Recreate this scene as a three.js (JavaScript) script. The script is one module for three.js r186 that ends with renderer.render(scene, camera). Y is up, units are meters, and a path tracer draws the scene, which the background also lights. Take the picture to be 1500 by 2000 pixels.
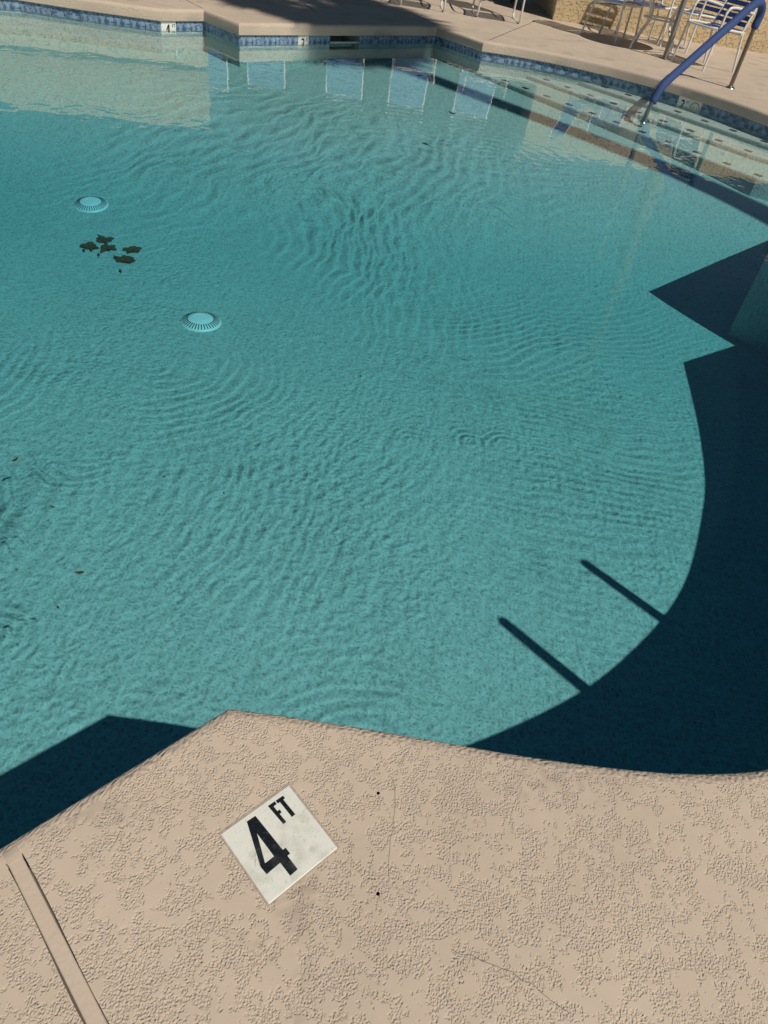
import * as THREE from 'three';
import { mergeGeometries, toCreasedNormals } from 'three/addons/utils/BufferGeometryUtils.js';
import { RoundedBoxGeometry } from 'three/addons/geometries/RoundedBoxGeometry.js';

// ---------------------------------------------------------------- camera, sky, sun, exposure
const scene = new THREE.Scene();
const EYE = new THREE.Vector3(0, 1.316, 0), PITCH = 41.745 * Math.PI / 180, ROLL = 10.03 * Math.PI / 180;
const camera = new THREE.PerspectiveCamera(71.81, 0.75, 0.05, 900);
camera.position.copy(EYE);
{
  const f = new THREE.Vector3(0, -Math.sin(PITCH), -Math.cos(PITCH)), u = new THREE.Vector3(0, Math.cos(PITCH), -Math.sin(PITCH));
  camera.up.set(-Math.sin(ROLL), 0, 0).addScaledVector(u, Math.cos(ROLL));
  camera.lookAt(EYE.clone().add(f));
}
const renderer = new THREE.WebGLRenderer({ antialias: true });
renderer.toneMapping = THREE.LinearToneMapping;
renderer.toneMappingExposure = 0.98;
renderer.shadowMap.enabled = true;

// sun 52 degrees up, behind the right shoulder
const SUN_EL = 52.2 * Math.PI / 180, SUN = new THREE.Vector3(0.7749 * Math.cos(SUN_EL), Math.sin(SUN_EL), 0.632 * Math.cos(SUN_EL));
const sun = new THREE.DirectionalLight(new THREE.Color().setRGB(1, 0.93, 0.82), 4.0);
sun.position.copy(SUN).multiplyScalar(40);
sun.castShadow = true;
sun.shadow.mapSize.set(4096, 4096);
Object.assign(sun.shadow.camera, { left: -20, right: 20, top: 20, bottom: -20, near: 1, far: 90 });
scene.add(sun, sun.target);

// clear desert sky: deep blue overhead, paler towards the horizon
{
  const w = 256, h = 128, d = new Float32Array(w * h * 4);
  for (let j = 0; j < h; j++) {
    const el = ((j + 0.5) / h - 0.5) * Math.PI, s = Math.max(0, Math.sin(el));
    const k = Math.pow(1 - s, 3.2), g = 0.195;
    for (let i = 0; i < w; i++) {
      const o = (j * w + i) * 4;
      d[o] = g * (0.13 + 0.52 * k); d[o + 1] = g * (0.31 + 0.5 * k); d[o + 2] = g * (0.57 + 0.4 * k); d[o + 3] = 1;
    }
  }
  const t = new THREE.DataTexture(d, w, h, THREE.RGBAFormat, THREE.FloatType);
  t.mapping = THREE.EquirectangularReflectionMapping; t.magFilter = THREE.LinearFilter; t.needsUpdate = true;
  scene.background = t; scene.environment = t;
}

// ---------------------------------------------------------------- helpers
function rng(seed) { let s = seed >>> 0; return () => { s = (s + 0x6d2b79f5) | 0; let t = Math.imul(s ^ (s >>> 15), 1 | s); t = (t + Math.imul(t ^ (t >>> 7), 61 | t)) ^ t; return ((t ^ (t >>> 14)) >>> 0) / 4294967296; }; }
const GX = new Float32Array(256), GY = new Float32Array(256);
{ const r = rng(7); for (let i = 0; i < 256; i++) { const a = r() * Math.PI * 2; GX[i] = Math.cos(a); GY[i] = Math.sin(a); } }
function hsh(x, y, s) { let h = Math.imul(x, 374761393) + Math.imul(y, 668265263) + Math.imul(s, 974634777) | 0; h = Math.imul(h ^ (h >>> 13), 1274126177); return (h ^ (h >>> 16)) & 255; }
// gradient noise with a whole-number period, about -0.7 .. 0.7
function pn(x, y, p, s) {
  const x0 = Math.floor(x), y0 = Math.floor(y), fx = x - x0, fy = y - y0;
  const xa = ((x0 % p) + p) % p, ya = ((y0 % p) + p) % p, xb = (xa + 1) % p, yb = (ya + 1) % p;
  const u = fx * fx * fx * (fx * (fx * 6 - 15) + 10), v = fy * fy * fy * (fy * (fy * 6 - 15) + 10);
  const a = hsh(xa, ya, s), b = hsh(xb, ya, s), c = hsh(xa, yb, s), d = hsh(xb, yb, s);
  const na = GX[a] * fx + GY[a] * fy, nb = GX[b] * (fx - 1) + GY[b] * fy, nc = GX[c] * fx + GY[c] * (fy - 1), nd = GX[d] * (fx - 1) + GY[d] * (fy - 1);
  return na + u * (nb - na) + v * (nc + u * (nd - nc) - na - u * (nb - na));
}
const sstep = (a, b, x) => { const t = Math.min(1, Math.max(0, (x - a) / (b - a))); return t * t * (3 - 2 * t); };
function grid(n, fn) { const d = new Float32Array(n * n); for (let j = 0; j < n; j++) for (let i = 0; i < n; i++) d[j * n + i] = fn((i + 0.5) / n, (j + 0.5) / n); return d; }
function heightTex(n, metres, fn) {
  const t = new THREE.DataTexture(grid(n, fn), n, n, THREE.RedFormat, THREE.FloatType);
  t.wrapS = t.wrapT = THREE.RepeatWrapping; t.magFilter = THREE.LinearFilter; t.repeat.set(1 / metres, 1 / metres); t.needsUpdate = true;
  return t;
}
const enc = (c) => { c = Math.min(1, Math.max(0, c)); return Math.round(255 * (c <= 0.0031308 ? c * 12.92 : 1.055 * Math.pow(c, 1 / 2.4) - 0.055)); };
function colorTex(n, metres, fn) {            // fn returns linear rgb
  const d = new Uint8Array(n * n * 4);
  for (let j = 0; j < n; j++) for (let i = 0; i < n; i++) { const c = fn((i + 0.5) / n, (j + 0.5) / n), o = (j * n + i) * 4; d[o] = enc(c[0]); d[o + 1] = enc(c[1]); d[o + 2] = enc(c[2]); d[o + 3] = 255; }
  const t = new THREE.DataTexture(d, n, n, THREE.RGBAFormat);
  t.colorSpace = THREE.SRGBColorSpace; t.wrapS = t.wrapT = THREE.RepeatWrapping; t.magFilter = THREE.LinearFilter; t.repeat.set(1 / metres, 1 / metres); t.needsUpdate = true;
  return t;
}
const lin = (r, g, b) => new THREE.Color().setRGB(r, g, b);
function mat(o) { return new THREE.MeshStandardMaterial({ roughness: 0.8, ...o }); }
const taken = new Map();
function numbered(name) { const k = taken.get(name) ?? 0; taken.set(name, k + 1); return k ? name + '_' + String(k).padStart(3, '0') : name; }
function mesh(name, g, m, parent) {
  const o = new THREE.Mesh(g, m); o.name = parent === scene ? numbered(name) : name; o.castShadow = o.receiveShadow = true; parent.add(o); return o;
}
function thing(name, label, category, x = 0, y = 0, z = 0, turn = 0, group) {
  const o = new THREE.Group(); o.name = numbered(name); o.position.set(x, y, z); o.rotation.y = turn; o.userData = { label, category }; if (group) o.userData.group = group; scene.add(o); return o;
}
function structure(o, label, category) { o.userData = { kind: 'structure', label, category }; return o; }
function copy(o, x, z, turn, label) { const c = o.clone(); c.name = numbered(o.name.replace(/_\d+$/, '')); c.position.set(x, o.position.y, z); c.rotation.y = turn; c.userData = { ...o.userData }; if (label) c.userData.label = label; scene.add(c); return c; }
function boxUV(g) {                            // uv in metres from the dominant axis
  const p = g.attributes.position, n = g.attributes.normal, uv = new Float32Array(p.count * 2);
  for (let i = 0; i < p.count; i++) {
    const ax = Math.abs(n.getX(i)), ay = Math.abs(n.getY(i)), az = Math.abs(n.getZ(i));
    if (ay >= ax && ay >= az) { uv[2 * i] = p.getX(i); uv[2 * i + 1] = p.getZ(i); } else if (ax > az) { uv[2 * i] = p.getZ(i); uv[2 * i + 1] = p.getY(i); } else { uv[2 * i] = p.getX(i); uv[2 * i + 1] = p.getY(i); }
  }
  g.setAttribute('uv', new THREE.BufferAttribute(uv, 2)); return g;
}
const V = (x, y, z) => new THREE.Vector3(x, y, z);
function tube(pts, r, seg = 6, sides = 10, closed = false) {
  const c = new THREE.CatmullRomCurve3(pts.map((p) => (p.isVector3 ? p : V(...p))), closed, 'centripetal');
  const g = new THREE.TubeGeometry(c, Math.max(2, seg * (pts.length - 1)), r, sides, closed);
  if (closed) return g;
  const caps = [0, 1].map((t) => { const s = new THREE.SphereGeometry(r * 1.001, sides, 6); s.translate(...c.getPoint(t).toArray()); return s; });
  return mergeGeometries([g, ...caps]);
}
const bar = (a, b, r, sides = 10) => tube([a, b], r, 2, sides);

// ---------------------------------------------------------------- pool outline (metres, deck level)
function curve(pts, n) { const c = new THREE.CatmullRomCurve3(pts.map(([x, z]) => V(x, 0, z)), false, 'centripetal'); return c.getSpacedPoints(n).map((p) => [p.x, p.z]); }
const A_NEAR = curve([[-0.250, -0.803], [-0.05, -0.811], [0.19, -0.813], [0.35, -0.813], [0.5, -0.818], [0.68, -0.832], [0.79, -0.85], [0.91, -0.88], [1.01, -0.925], [1.16, -1.02], [1.33, -1.14], [1.5, -1.28], [1.69, -1.48], [1.9, -1.75], [2.06, -2.03], [2.24, -2.52], [2.32, -2.8], [2.4, -3.29], [2.45, -3.78], [2.48, -4.23]], 70);
const A_STEPS = curve([[4.2, -7.35], [3.75, -7.87], [3.45, -8.22], [3.18, -8.55], [2.96, -8.86], [2.7, -9.15], [2.4, -9.42], [1.92, -9.71], [1.46, -9.9], [1.0, -10.0], [0.6, -10.02], [0.19, -9.97]], 44);
const A_LEFT = curve([[-4.48, -8.18], [-5.3, -7.6], [-5.6, -6.4], [-5.4, -4.8], [-4.8, -3.2], [-3.8, -1.8], [-2.7, -0.95], [-1.6, -0.68]], 40);
const SK0 = [-1.5, -9.279], SK1 = [-1.215, -9.601];      // skimmer mouth
const OUT = [...A_NEAR, [2.94, -4.63], [2.31, -5.23], [2.86, -5.85], [3.26, -6.28], ...A_STEPS, [-0.4, -10.52], SK1, SK0, [-2.3, -8.38], [-2.79, -8.79], [-3.11, -8.39], [-3.82, -8.25], ...A_LEFT, [-0.807, -0.178]];
let area = 0;
OUT.forEach((p, i) => { const q = OUT[(i + 1) % OUT.length]; area += p[0] * q[1] - q[0] * p[1]; });
const SIDE = area > 0 ? 1 : -1;
function offset(d) {                            // outwards (into the deck) by d, mitred
  const n = OUT.length;
  return OUT.map((p, i) => {
    const a = OUT[(i + n - 1) % n], b = OUT[(i + 1) % n];
    const e = (u, v) => { const l = Math.hypot(v[0] - u[0], v[1] - u[1]); return [SIDE * (v[1] - u[1]) / l, -SIDE * (v[0] - u[0]) / l]; };
    const m = e(a, p), k = e(p, b), s = 1 + m[0] * k[0] + m[1] * k[1];
    return [p[0] + d * (m[0] + k[0]) / s, p[1] + d * (m[1] + k[1]) / s];
  });
}
const shapeOf = (pts) => new THREE.Shape(pts.map(([x, z]) => new THREE.Vector2(x, -z)));
const pathOf = (pts) => new THREE.Path(pts.map(([x, z]) => new THREE.Vector2(x, -z)));
function flat(shape, y) { const g = new THREE.ShapeGeometry(shape, 1); g.rotateX(-Math.PI / 2); g.translate(0, y, 0); return worldUV(g); }
function worldUV(g) { const p = g.attributes.position, uv = new Float32Array(p.count * 2); for (let i = 0; i < p.count; i++) { uv[2 * i] = p.getX(i); uv[2 * i + 1] = p.getZ(i); } g.setAttribute('uv', new THREE.BufferAttribute(uv, 2)); return g; }
// rings: list of [offset, y]; a skin between successive rings round the pool; skip(i) leaves a gap
function skin(rings, skip) {
  const n = OUT.length, lines = rings.map(([d]) => offset(d)), pos = [], uv = [], idx = [];
  const run = [0]; for (let i = 0; i < n; i++) { const a = OUT[i], b = OUT[(i + 1) % n]; run.push(run[i] + Math.hypot(b[0] - a[0], b[1] - a[1])); }
  let prof = 0;
  const push = (r, i, v) => { const p = lines[r][i % n]; pos.push(p[0], rings[r][1], p[1]); uv.push(run[i], v); return pos.length / 3 - 1; };
  for (let r = 0; r + 1 < rings.length; r++) {
    const step = Math.hypot(rings[r + 1][0] - rings[r][0], rings[r + 1][1] - rings[r][1]);
    for (let i = 0; i < n; i++) {
      if (skip?.(i)) continue;
      const a = push(r, i, prof), b = push(r, i + 1, prof), c = push(r + 1, i, prof + step), d = push(r + 1, i + 1, prof + step);
      if (SIDE > 0) idx.push(a, b, c, b, d, c); else idx.push(a, c, b, b, c, d);
    }
    prof += step;
  }
  const g = new THREE.BufferGeometry();
  g.setAttribute('position', new THREE.Float32BufferAttribute(pos, 3)); g.setAttribute('uv', new THREE.Float32BufferAttribute(uv, 2)); g.setIndex(idx);
  g.computeVertexNormals();
  return g;
}
const WATER = -0.172, LIP = -0.107, BACK = 0.028, BAND = 0.085;
// the floor climbs from the deep side below the camera to the shallow side with the steps
const FZ = [-12, -10, -8, -7.2, -6.6, -6.0, -5.4, -4.6, 3], FY = [-0.33, -0.345, -0.405, -0.47, -0.6, -0.83, -0.95, -0.98, -0.98];
function floorLine(z) { if (z <= FZ[0]) return FY[0]; for (let i = 1; i < FZ.length; i++) if (z <= FZ[i]) return FY[i - 1] + (FY[i] - FY[i - 1]) * (z - FZ[i - 1]) / (FZ[i] - FZ[i - 1]); return FY[FY.length - 1]; }
function floorY(z) { let s = 0; for (let k = -3; k <= 3; k++) s += floorLine(z + k * 0.13); return s / 7; }

// ---------------------------------------------------------------- surface materials
// painted cool-deck: flat trowelled islands over a crumbly splatter coat
const DECK_M = 1.8;
const deckHeight = heightTex(2048, DECK_M, (u, v) => {
  const wx = u + 0.010 * pn(u * 70, v * 70, 70, 11), wy = v + 0.010 * pn(u * 70, v * 70, 70, 12);
  const p = 0.5 * pn(wx * 44, wy * 44, 44, 1) + 0.4 * pn(wx * 96, wy * 96, 96, 2) + 0.3 * pn(u * 160, v * 160, 160, 3) + 0.2 * pn(u * 340, v * 340, 340, 4) + 0.22 * pn(u * 9, v * 9, 9, 5);
  const m = sstep(-0.01, 0.03, p - 0.012);
  const c = 1 - Math.min(1, Math.abs(pn(u * 340, v * 340, 340, 8)) * 3.0), f = pn(u * 480, v * 480, 480, 9);
  const crumb = 0.62 - 0.35 * c * c + 1.15 * f + 0.7 * pn(u * 760, v * 760, 760, 16);
  return 0.0023 * (m * 0.8 + (1 - m) * (0.1 + 0.85 * crumb)) + 0.0003 * pn(u * 40, v * 40, 40, 10);
});
const deckColor = colorTex(1024, 2.7, (u, v) => {
  const b = 1 + 0.10 * pn(u * 5, v * 5, 5, 21) + 0.06 * pn(u * 17, v * 17, 17, 22) + 0.05 * pn(u * 90, v * 90, 90, 23);
  const dirt = sstep(0.33, 0.55, pn(u * 6 + 0.8 * v, v * 22, 22 * 6, 24) * 0.9 + 0.25 * pn(u * 140, v * 140, 140, 25)) * 0.16;
  const streak = pn(u * 9 - v * 6 + 0.5 * pn(u * 10, v * 10, 10, 26), v * 9 + u * 6, 4096, 27), scuff = sstep(0.22, 0.5, streak) * (0.5 + pn(u * 60 - v * 40, v * 230 + u * 150, 4096, 28)) * 0.30;
  const spot = sstep(0.5, 0.62, pn(u * 210, v * 210, 210, 29)) * sstep(-0.1, 0.3, pn(u * 8, v * 8, 8, 30)) * 0.35;
  const k = b * (1 - dirt) * (1 - Math.max(0, scuff)) * (1 - spot);
  return [0.525 * k, 0.425 * k, 0.335 * k];
});
const deckMat = mat({ map: deckColor, bumpMap: deckHeight, bumpScale: 1, roughness: 0.78 });
const copeHeight = heightTex(512, 0.9, (u, v) => 0.0022 * (1 - 2 * Math.abs(pn(u * 60 + pn(u * 9, v * 9, 9, 15), v * 60, 60 * 9, 13))) + 0.0018 * pn(u * 120, v * 120, 120, 14));
const copeMat = mat({ map: deckColor, bumpMap: copeHeight, bumpScale: 1, roughness: 0.8 });
const subMat = mat({ color: lin(0.12, 0.1, 0.08), roughness: 1 });
// pool plaster with pebble grain; its net of ridges imitates rippled light
const plasterHeight = heightTex(2048, 5.2, (u, v) => {
  const wx = u + 0.006 * pn(u * 22, v * 22, 22, 31), wy = v + 0.006 * pn(u * 22, v * 22, 22, 32);
  const a = pn(wx * 44, wy * 44, 44, 33), b = pn(wx * 120, wy * 120, 120, 34), c = pn(wx * 260, wy * 260, 260, 35), e = pn(u * 560, v * 560, 560, 36);
  const k = 0.6 + 0.9 * (0.5 + pn(u * 6, v * 6, 6, 37));
  return k * (0.0030 * (1 - 2.2 * Math.abs(a)) + 0.0022 * (1 - 2.2 * Math.abs(b)) + 0.0020 * (1 - 2.2 * Math.abs(c))) + 0.0010 * e;
});
// pebble aggregate: pale matrix between darker grey-green pebbles of several sizes; the net also paints in rippled light
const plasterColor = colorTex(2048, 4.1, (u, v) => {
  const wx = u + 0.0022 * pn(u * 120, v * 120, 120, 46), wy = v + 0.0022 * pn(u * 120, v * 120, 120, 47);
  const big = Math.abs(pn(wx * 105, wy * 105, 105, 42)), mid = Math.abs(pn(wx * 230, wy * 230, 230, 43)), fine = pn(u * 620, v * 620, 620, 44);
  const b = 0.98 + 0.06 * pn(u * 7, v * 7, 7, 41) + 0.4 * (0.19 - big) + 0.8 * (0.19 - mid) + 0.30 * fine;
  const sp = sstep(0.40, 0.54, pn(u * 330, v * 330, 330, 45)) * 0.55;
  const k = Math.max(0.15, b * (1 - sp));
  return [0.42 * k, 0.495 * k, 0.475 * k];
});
const plasterMat = mat({ map: plasterColor, bumpMap: plasterHeight, bumpScale: 1, roughness: 0.9 });
// low ridges shaped to imitate caustic light ripples: [place, reach], [centre of the arcs], spacing, strength
const LIGHT_RIPPLES = [[0.0, -4.7, 0.7, -2.4, -4.4, 0.09, 0.7], [0.75, -4.6, 0.7, -0.6, -6.4, 0.075, 0.8], [-0.1, -2.9, 0.6, -1.8, -3.6, 0.065, 0.6], [0.75, -2.3, 0.5, 1.6, -4.6, 0.06, 0.8], [-2.4, -6.0, 0.8, -4.6, -7.6, 0.14, 0.6], [-0.95, -2.6, 0.5, -2.2, -2.2, 0.075, 0.9], [-2.1, -3.1, 0.5, -2.6, -3.2, 0.08, 0.9], [-0.42, -6.75, 1.0, -3.6, -7.4, 0.15, 1.0], [-0.75, -5.75, 0.65, -3.0, -5.4, 0.12, 1.0], [-0.35, -5.4, 0.6, -2.6, -5.2, 0.11, 0.9], [-1.8, -6.9, 1.2, -4.6, -9.6, 0.2, 0.8], [0.6, -6.8, 0.9, 0.5, -9.6, 0.11, 0.8], [1.05, -3.0, 0.75, 1.3, -7.0, 0.07, 1.0], [1.2, -3.6, 0.6, 1.4, -6.6, 0.075, 0.9], [1.4, -5.0, 0.7, 0.2, -7.6, 0.07, 0.7], [0.32, -3.95, 0.5, -1.9, -2.2, 0.085, 1.0], [-0.55, -2.35, 0.7, -2.6, -2.7, 0.07, 0.7], [0.05, -1.5, 0.4, 0.05, -1.2, 0.06, 0.9], [0.45, -1.95, 0.5, -0.9, -0.6, 0.055, 0.5], [-1.7, -2.25, 0.3, -1.95, -2.1, 0.09, 2.2], [-1.55, -2.45, 0.2, -1.5, -2.7, 0.06, 1.8], [-1.62, -1.95, 0.18, -1.7, -1.8, 0.055, 2.0], [-1.34, -1.52, 0.14, -1.38, -1.5, 0.05, 2.0], [-1.1, -3.3, 0.6, -1.5, -3.5, 0.075, 0.9], [0.42, -3.32, 0.12, 0.4, -3.3, 0.05, 1.7], [0.58, -3.34, 0.12, 0.62, -3.3, 0.05, 1.7], [0.09, -3.25, 0.12, 0.07, -3.2, 0.05, 1.4]];
const FM = 12.8;
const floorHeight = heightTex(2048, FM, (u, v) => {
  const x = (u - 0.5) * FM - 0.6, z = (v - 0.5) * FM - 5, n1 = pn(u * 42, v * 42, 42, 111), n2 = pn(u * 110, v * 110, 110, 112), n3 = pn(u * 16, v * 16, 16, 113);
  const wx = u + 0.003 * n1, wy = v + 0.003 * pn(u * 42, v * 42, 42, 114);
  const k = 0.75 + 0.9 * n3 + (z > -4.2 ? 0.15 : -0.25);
  let h = k * (0.0050 * (1 - 2.2 * Math.abs(n2)) + 0.0050 * (1 - 2.2 * Math.abs(pn(wx * 280, wy * 280, 280, 115))) + 0.0024 * pn(u * 520, v * 520, 520, 116));  // net of ridges imitates the fine web of refracted sunlight
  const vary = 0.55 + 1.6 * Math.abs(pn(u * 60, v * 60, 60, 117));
  for (const [mx, mz, rad, cx, cz, lam, amp] of LIGHT_RIPPLES) {
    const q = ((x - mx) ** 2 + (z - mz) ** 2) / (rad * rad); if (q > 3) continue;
    const rr = Math.hypot(x - cx, z - cz), way = (x - cx) * 0.775 + (z - cz) * 0.632 > 0 ? 1 : -1;   // long rise, short drop to the sun, for thin bright ripple lines
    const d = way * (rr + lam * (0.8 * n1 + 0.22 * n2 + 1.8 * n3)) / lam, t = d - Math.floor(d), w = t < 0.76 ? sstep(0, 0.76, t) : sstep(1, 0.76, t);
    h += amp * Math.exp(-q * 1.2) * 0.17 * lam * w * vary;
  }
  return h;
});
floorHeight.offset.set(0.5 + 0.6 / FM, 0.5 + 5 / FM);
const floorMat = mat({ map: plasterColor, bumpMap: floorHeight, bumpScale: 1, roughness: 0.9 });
// stucco wall, skip-trowel lace
const stuccoHeight = heightTex(1024, 1.6, (u, v) => {
  const wx = u + 0.02 * pn(u * 14, v * 14, 14, 51), p = 0.6 * pn(wx * 20, v * 26, 26 * 20, 52) + 0.3 * pn(u * 55, v * 55, 55, 53) + 0.15 * pn(u * 160, v * 160, 160, 54);
  return 0.012 * sstep(-0.06, 0.05, p) + 0.0016 * pn(u * 130, v * 130, 130, 55);
});
const stuccoColor = colorTex(512, 2.3, (u, v) => { const k = 1 + 0.1 * pn(u * 6, v * 6, 6, 56) + 0.09 * pn(u * 60, v * 60, 60, 57); return [0.63 * k, 0.50 * k, 0.305 * k]; });
const stuccoMat = mat({ map: stuccoColor, bumpMap: stuccoHeight, bumpScale: 1, roughness: 0.9 });
const whitePaint = mat({ color: lin(0.72, 0.71, 0.67), roughness: 0.38 });
const strapBlue = mat({ color: lin(0.028, 0.075, 0.24), roughness: 0.6 });
const steel = mat({ color: lin(0.55, 0.53, 0.5), metalness: 1, roughness: 0.28 });

// ---------------------------------------------------------------- pool floor, walls, steps, water
{
  const nx = 90, nz = 120, g = new THREE.PlaneGeometry(12.4, 12.6, nx, nz); g.rotateX(-Math.PI / 2); g.translate(-0.6, 0, -4.9);
  const p = g.attributes.position; for (let i = 0; i < p.count; i++) p.setY(i, floorY(p.getZ(i)));
  worldUV(g); g.computeVertexNormals();
  structure(mesh('pool_floor', g, floorMat, scene), 'pale plaster floor of the swimming pool under water, ridged to imitate rippled light', 'pool floor');
}
const wall = new THREE.Group(); wall.name = numbered('pool_wall'); scene.add(wall); structure(wall, 'plastered pool wall with its band of blue waterline tiles', 'pool wall');
const skA = OUT.indexOf(SK1);
mesh('plaster_wall', toCreasedNormals(mergeGeometries([skin([[BACK, LIP - 0.002], [BACK, -0.255]], (i) => i === skA), skin([[BACK, -0.255], [BACK, -1.15]])]), 0.6), plasterMat, wall);
// waterline tiles: marbled blue, one mesh each
const tileMats = [0, 1, 2, 3].map((k) => {
  const t = colorTex(96, 1, (u, v) => {
    const w = pn(u * 3 + 0.9 * pn(u * 4, v * 4, 4, 60 + k), v * 3 + 0.9 * pn(u * 5, v * 5, 5, 64 + k), 12, 68 + k), s = sstep(-0.35, 0.4, w + 0.35 * pn(u * 13, v * 13, 13, 72 + k));
    return [0.06 + 0.20 * s, 0.11 + 0.24 * s, 0.19 + 0.28 * s];
  });
  return mat({ map: t, roughness: 0.22 });
});
const tileGeo = new RoundedBoxGeometry(0.148, BAND, 0.01, 2, 0.003);
{ const p = tileGeo.attributes.position, uv = tileGeo.attributes.uv; for (let i = 0; i < p.count; i++) uv.setXY(i, p.getX(i) / 0.148 + 0.5, (p.getY(i) - BAND / 2) / 0.148 + 1); }
function printTex(draw, w = 256, h = 256) { const c = document.createElement('canvas'); c.width = w; c.height = h; const x = c.getContext('2d'); draw(x, w, h); const t = new THREE.CanvasTexture(c); t.colorSpace = THREE.SRGBColorSpace; t.magFilter = THREE.LinearFilter; return t; }
function markerTex(digit, seed) {
  return printTex((x, w, h) => {
    x.fillStyle = '#e2e2da'; x.fillRect(0, 0, w, h);
    const r = rng(seed); for (let i = 0; i < 900; i++) { const g = 190 + r() * 50 | 0; x.fillStyle = `rgba(${g},${g},${g - 8},0.35)`; x.fillRect(r() * w, r() * h, 2 + r() * 7, 2 + r() * 5); }
    x.fillStyle = '#15171c'; x.save(); x.scale(0.72, 1); x.font = 'bold 235px sans-serif'; x.textAlign = 'center'; x.fillText(digit, 158, 212); x.font = 'bold 72px sans-serif'; x.fillText('FT', 296, 92); x.restore();
  });
}
const SPOTS = [[-3.03, -8.49, 'four'], [-1.76, -8.99, 'three'], [2.52, -9.33, 'three'], [2.655, -9.2, 'nodive']];
const markMats = {
  four: mat({ map: markerTex('4', 5), roughness: 0.3 }), three: mat({ map: markerTex('3', 6), roughness: 0.3 }),
  nodive: mat({ map: printTex((x, w, h) => {
    x.fillStyle = '#d6d4ca'; x.fillRect(0, 0, w, h); x.strokeStyle = 'rgba(70,62,66,0.75)'; x.lineWidth = 15; x.lineCap = 'round';
    x.beginPath(); x.arc(w / 2, h / 2, 96, 0, 7); x.stroke(); x.lineWidth = 13;
    x.beginPath(); x.moveTo(52, 190); x.lineTo(96, 108); x.lineTo(128, 178); x.quadraticCurveTo(160, 206, 200, 176); x.stroke(); x.beginPath(); x.arc(176, 120, 15, 0, 7); x.fillStyle = 'rgba(70,62,66,0.75)'; x.fill();
  }), roughness: 0.3 }),
};
{
  const line = offset(BACK), n = line.length, r = rng(3), left = new Set(SPOTS), PITCH_T = 0.1524;
  // runs between corners so that tiles start at each corner
  const corner = (i) => { const a = line[(i + n - 1) % n], p = line[i], b = line[(i + 1) % n]; const c = ((p[0] - a[0]) * (b[0] - p[0]) + (p[1] - a[1]) * (b[1] - p[1])) / (Math.hypot(p[0] - a[0], p[1] - a[1]) * Math.hypot(b[0] - p[0], b[1] - p[1])); return c < 0.93; };
  const start = []; for (let i = 0; i < n; i++) if (corner(i) || i === skA || i === skA + 1) start.push(i);
  for (let s = 0; s < start.length; s++) {
    const i0 = start[s], i1 = start[(s + 1) % start.length] + (s + 1 === start.length ? n : 0);
    if (i0 === skA) continue;
    const pts = []; for (let i = i0; i <= i1; i++) pts.push(line[i % n]);
    const run = [0]; for (let i = 1; i < pts.length; i++) run.push(run[i - 1] + Math.hypot(pts[i][0] - pts[i - 1][0], pts[i][1] - pts[i - 1][1]));
    const total = run[run.length - 1], count = Math.max(1, Math.round(total / PITCH_T)), wide = total / count;
    const at = (d) => { let i = 1; while (i < run.length - 1 && run[i] < d) i++; const t = (d - run[i - 1]) / (run[i] - run[i - 1]); return [pts[i - 1][0] + t * (pts[i][0] - pts[i - 1][0]), pts[i - 1][1] + t * (pts[i][1] - pts[i - 1][1])]; };
    for (let k = 0; k < count; k++) {
      const a = at(k * wide), b = at((k + 1) * wide), cx = (a[0] + b[0]) / 2, cz = (a[1] + b[1]) / 2, dx = b[0] - a[0], dz = b[1] - a[1], l = Math.hypot(dx, dz);
      const nx = -SIDE * dz / l, nz = SIDE * dx / l;                    // towards the water
      let kind = null; for (const sp of left) if (Math.hypot(sp[0] - cx, sp[1] - cz) < wide * 0.56) { kind = sp; left.delete(sp); break; }
      const o = mesh(kind ? 'depth_marker_tile' : 'waterline_tile', tileGeo, kind ? markMats[kind[2]] : tileMats[(r() * 4) | 0], wall);
      if (kind) o.userData.label = { four: 'white tile printed 4 FT', three: 'white tile printed 3 FT', nodive: 'faded no-diving pictogram tile' }[kind[2]];
      o.scale.x = (wide - 0.004) / 0.148;
      o.position.set(cx + nx * 0.004, LIP - BAND / 2 - 0.002, cz + nz * 0.004); o.rotation.y = Math.atan2(nx, nz);
      o.rotation.z = (r() - 0.5) * 0.006;
    }
  }
}
// skimmer: an open mouth in the tile band
{
  const l = Math.hypot(SK1[0] - SK0[0], SK1[1] - SK0[1]), nx = 0.748, nz = 0.664;
  const t = thing('skimmer', 'dark skimmer opening with white lip in the waterline tile band', 'skimmer', (SK0[0] + SK1[0]) / 2, -0.178, (SK0[1] + SK1[1]) / 2, Math.atan2(nx, nz));
  const throat = mat({ color: lin(0.42, 0.43, 0.41), roughness: 0.6 });
  const bx = (w, h, d, x, y, z) => { const g = new THREE.BoxGeometry(w, h, d); g.translate(x, y, z); return g; };
  mesh('throat', mergeGeometries([bx(l, 0.012, 0.3, 0, 0.078, -0.19), bx(l, 0.012, 0.3, 0, -0.082, -0.19), bx(0.012, 0.148, 0.3, -l / 2 + 0.006, -0.002, -0.19), bx(0.012, 0.148, 0.3, l / 2 - 0.006, -0.002, -0.19), bx(l - 0.03, 0.148, 0.012, 0, -0.002, -0.33)]), throat, t);
  mesh('lip', bx(l - 0.006, 0.016, 0.03, 0, 0.004, -0.022), whitePaint, t);
  mesh('weir_flap', bx(l - 0.05, 0.05, 0.006, 0, -0.035, -0.12), whitePaint, t);
}
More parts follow.
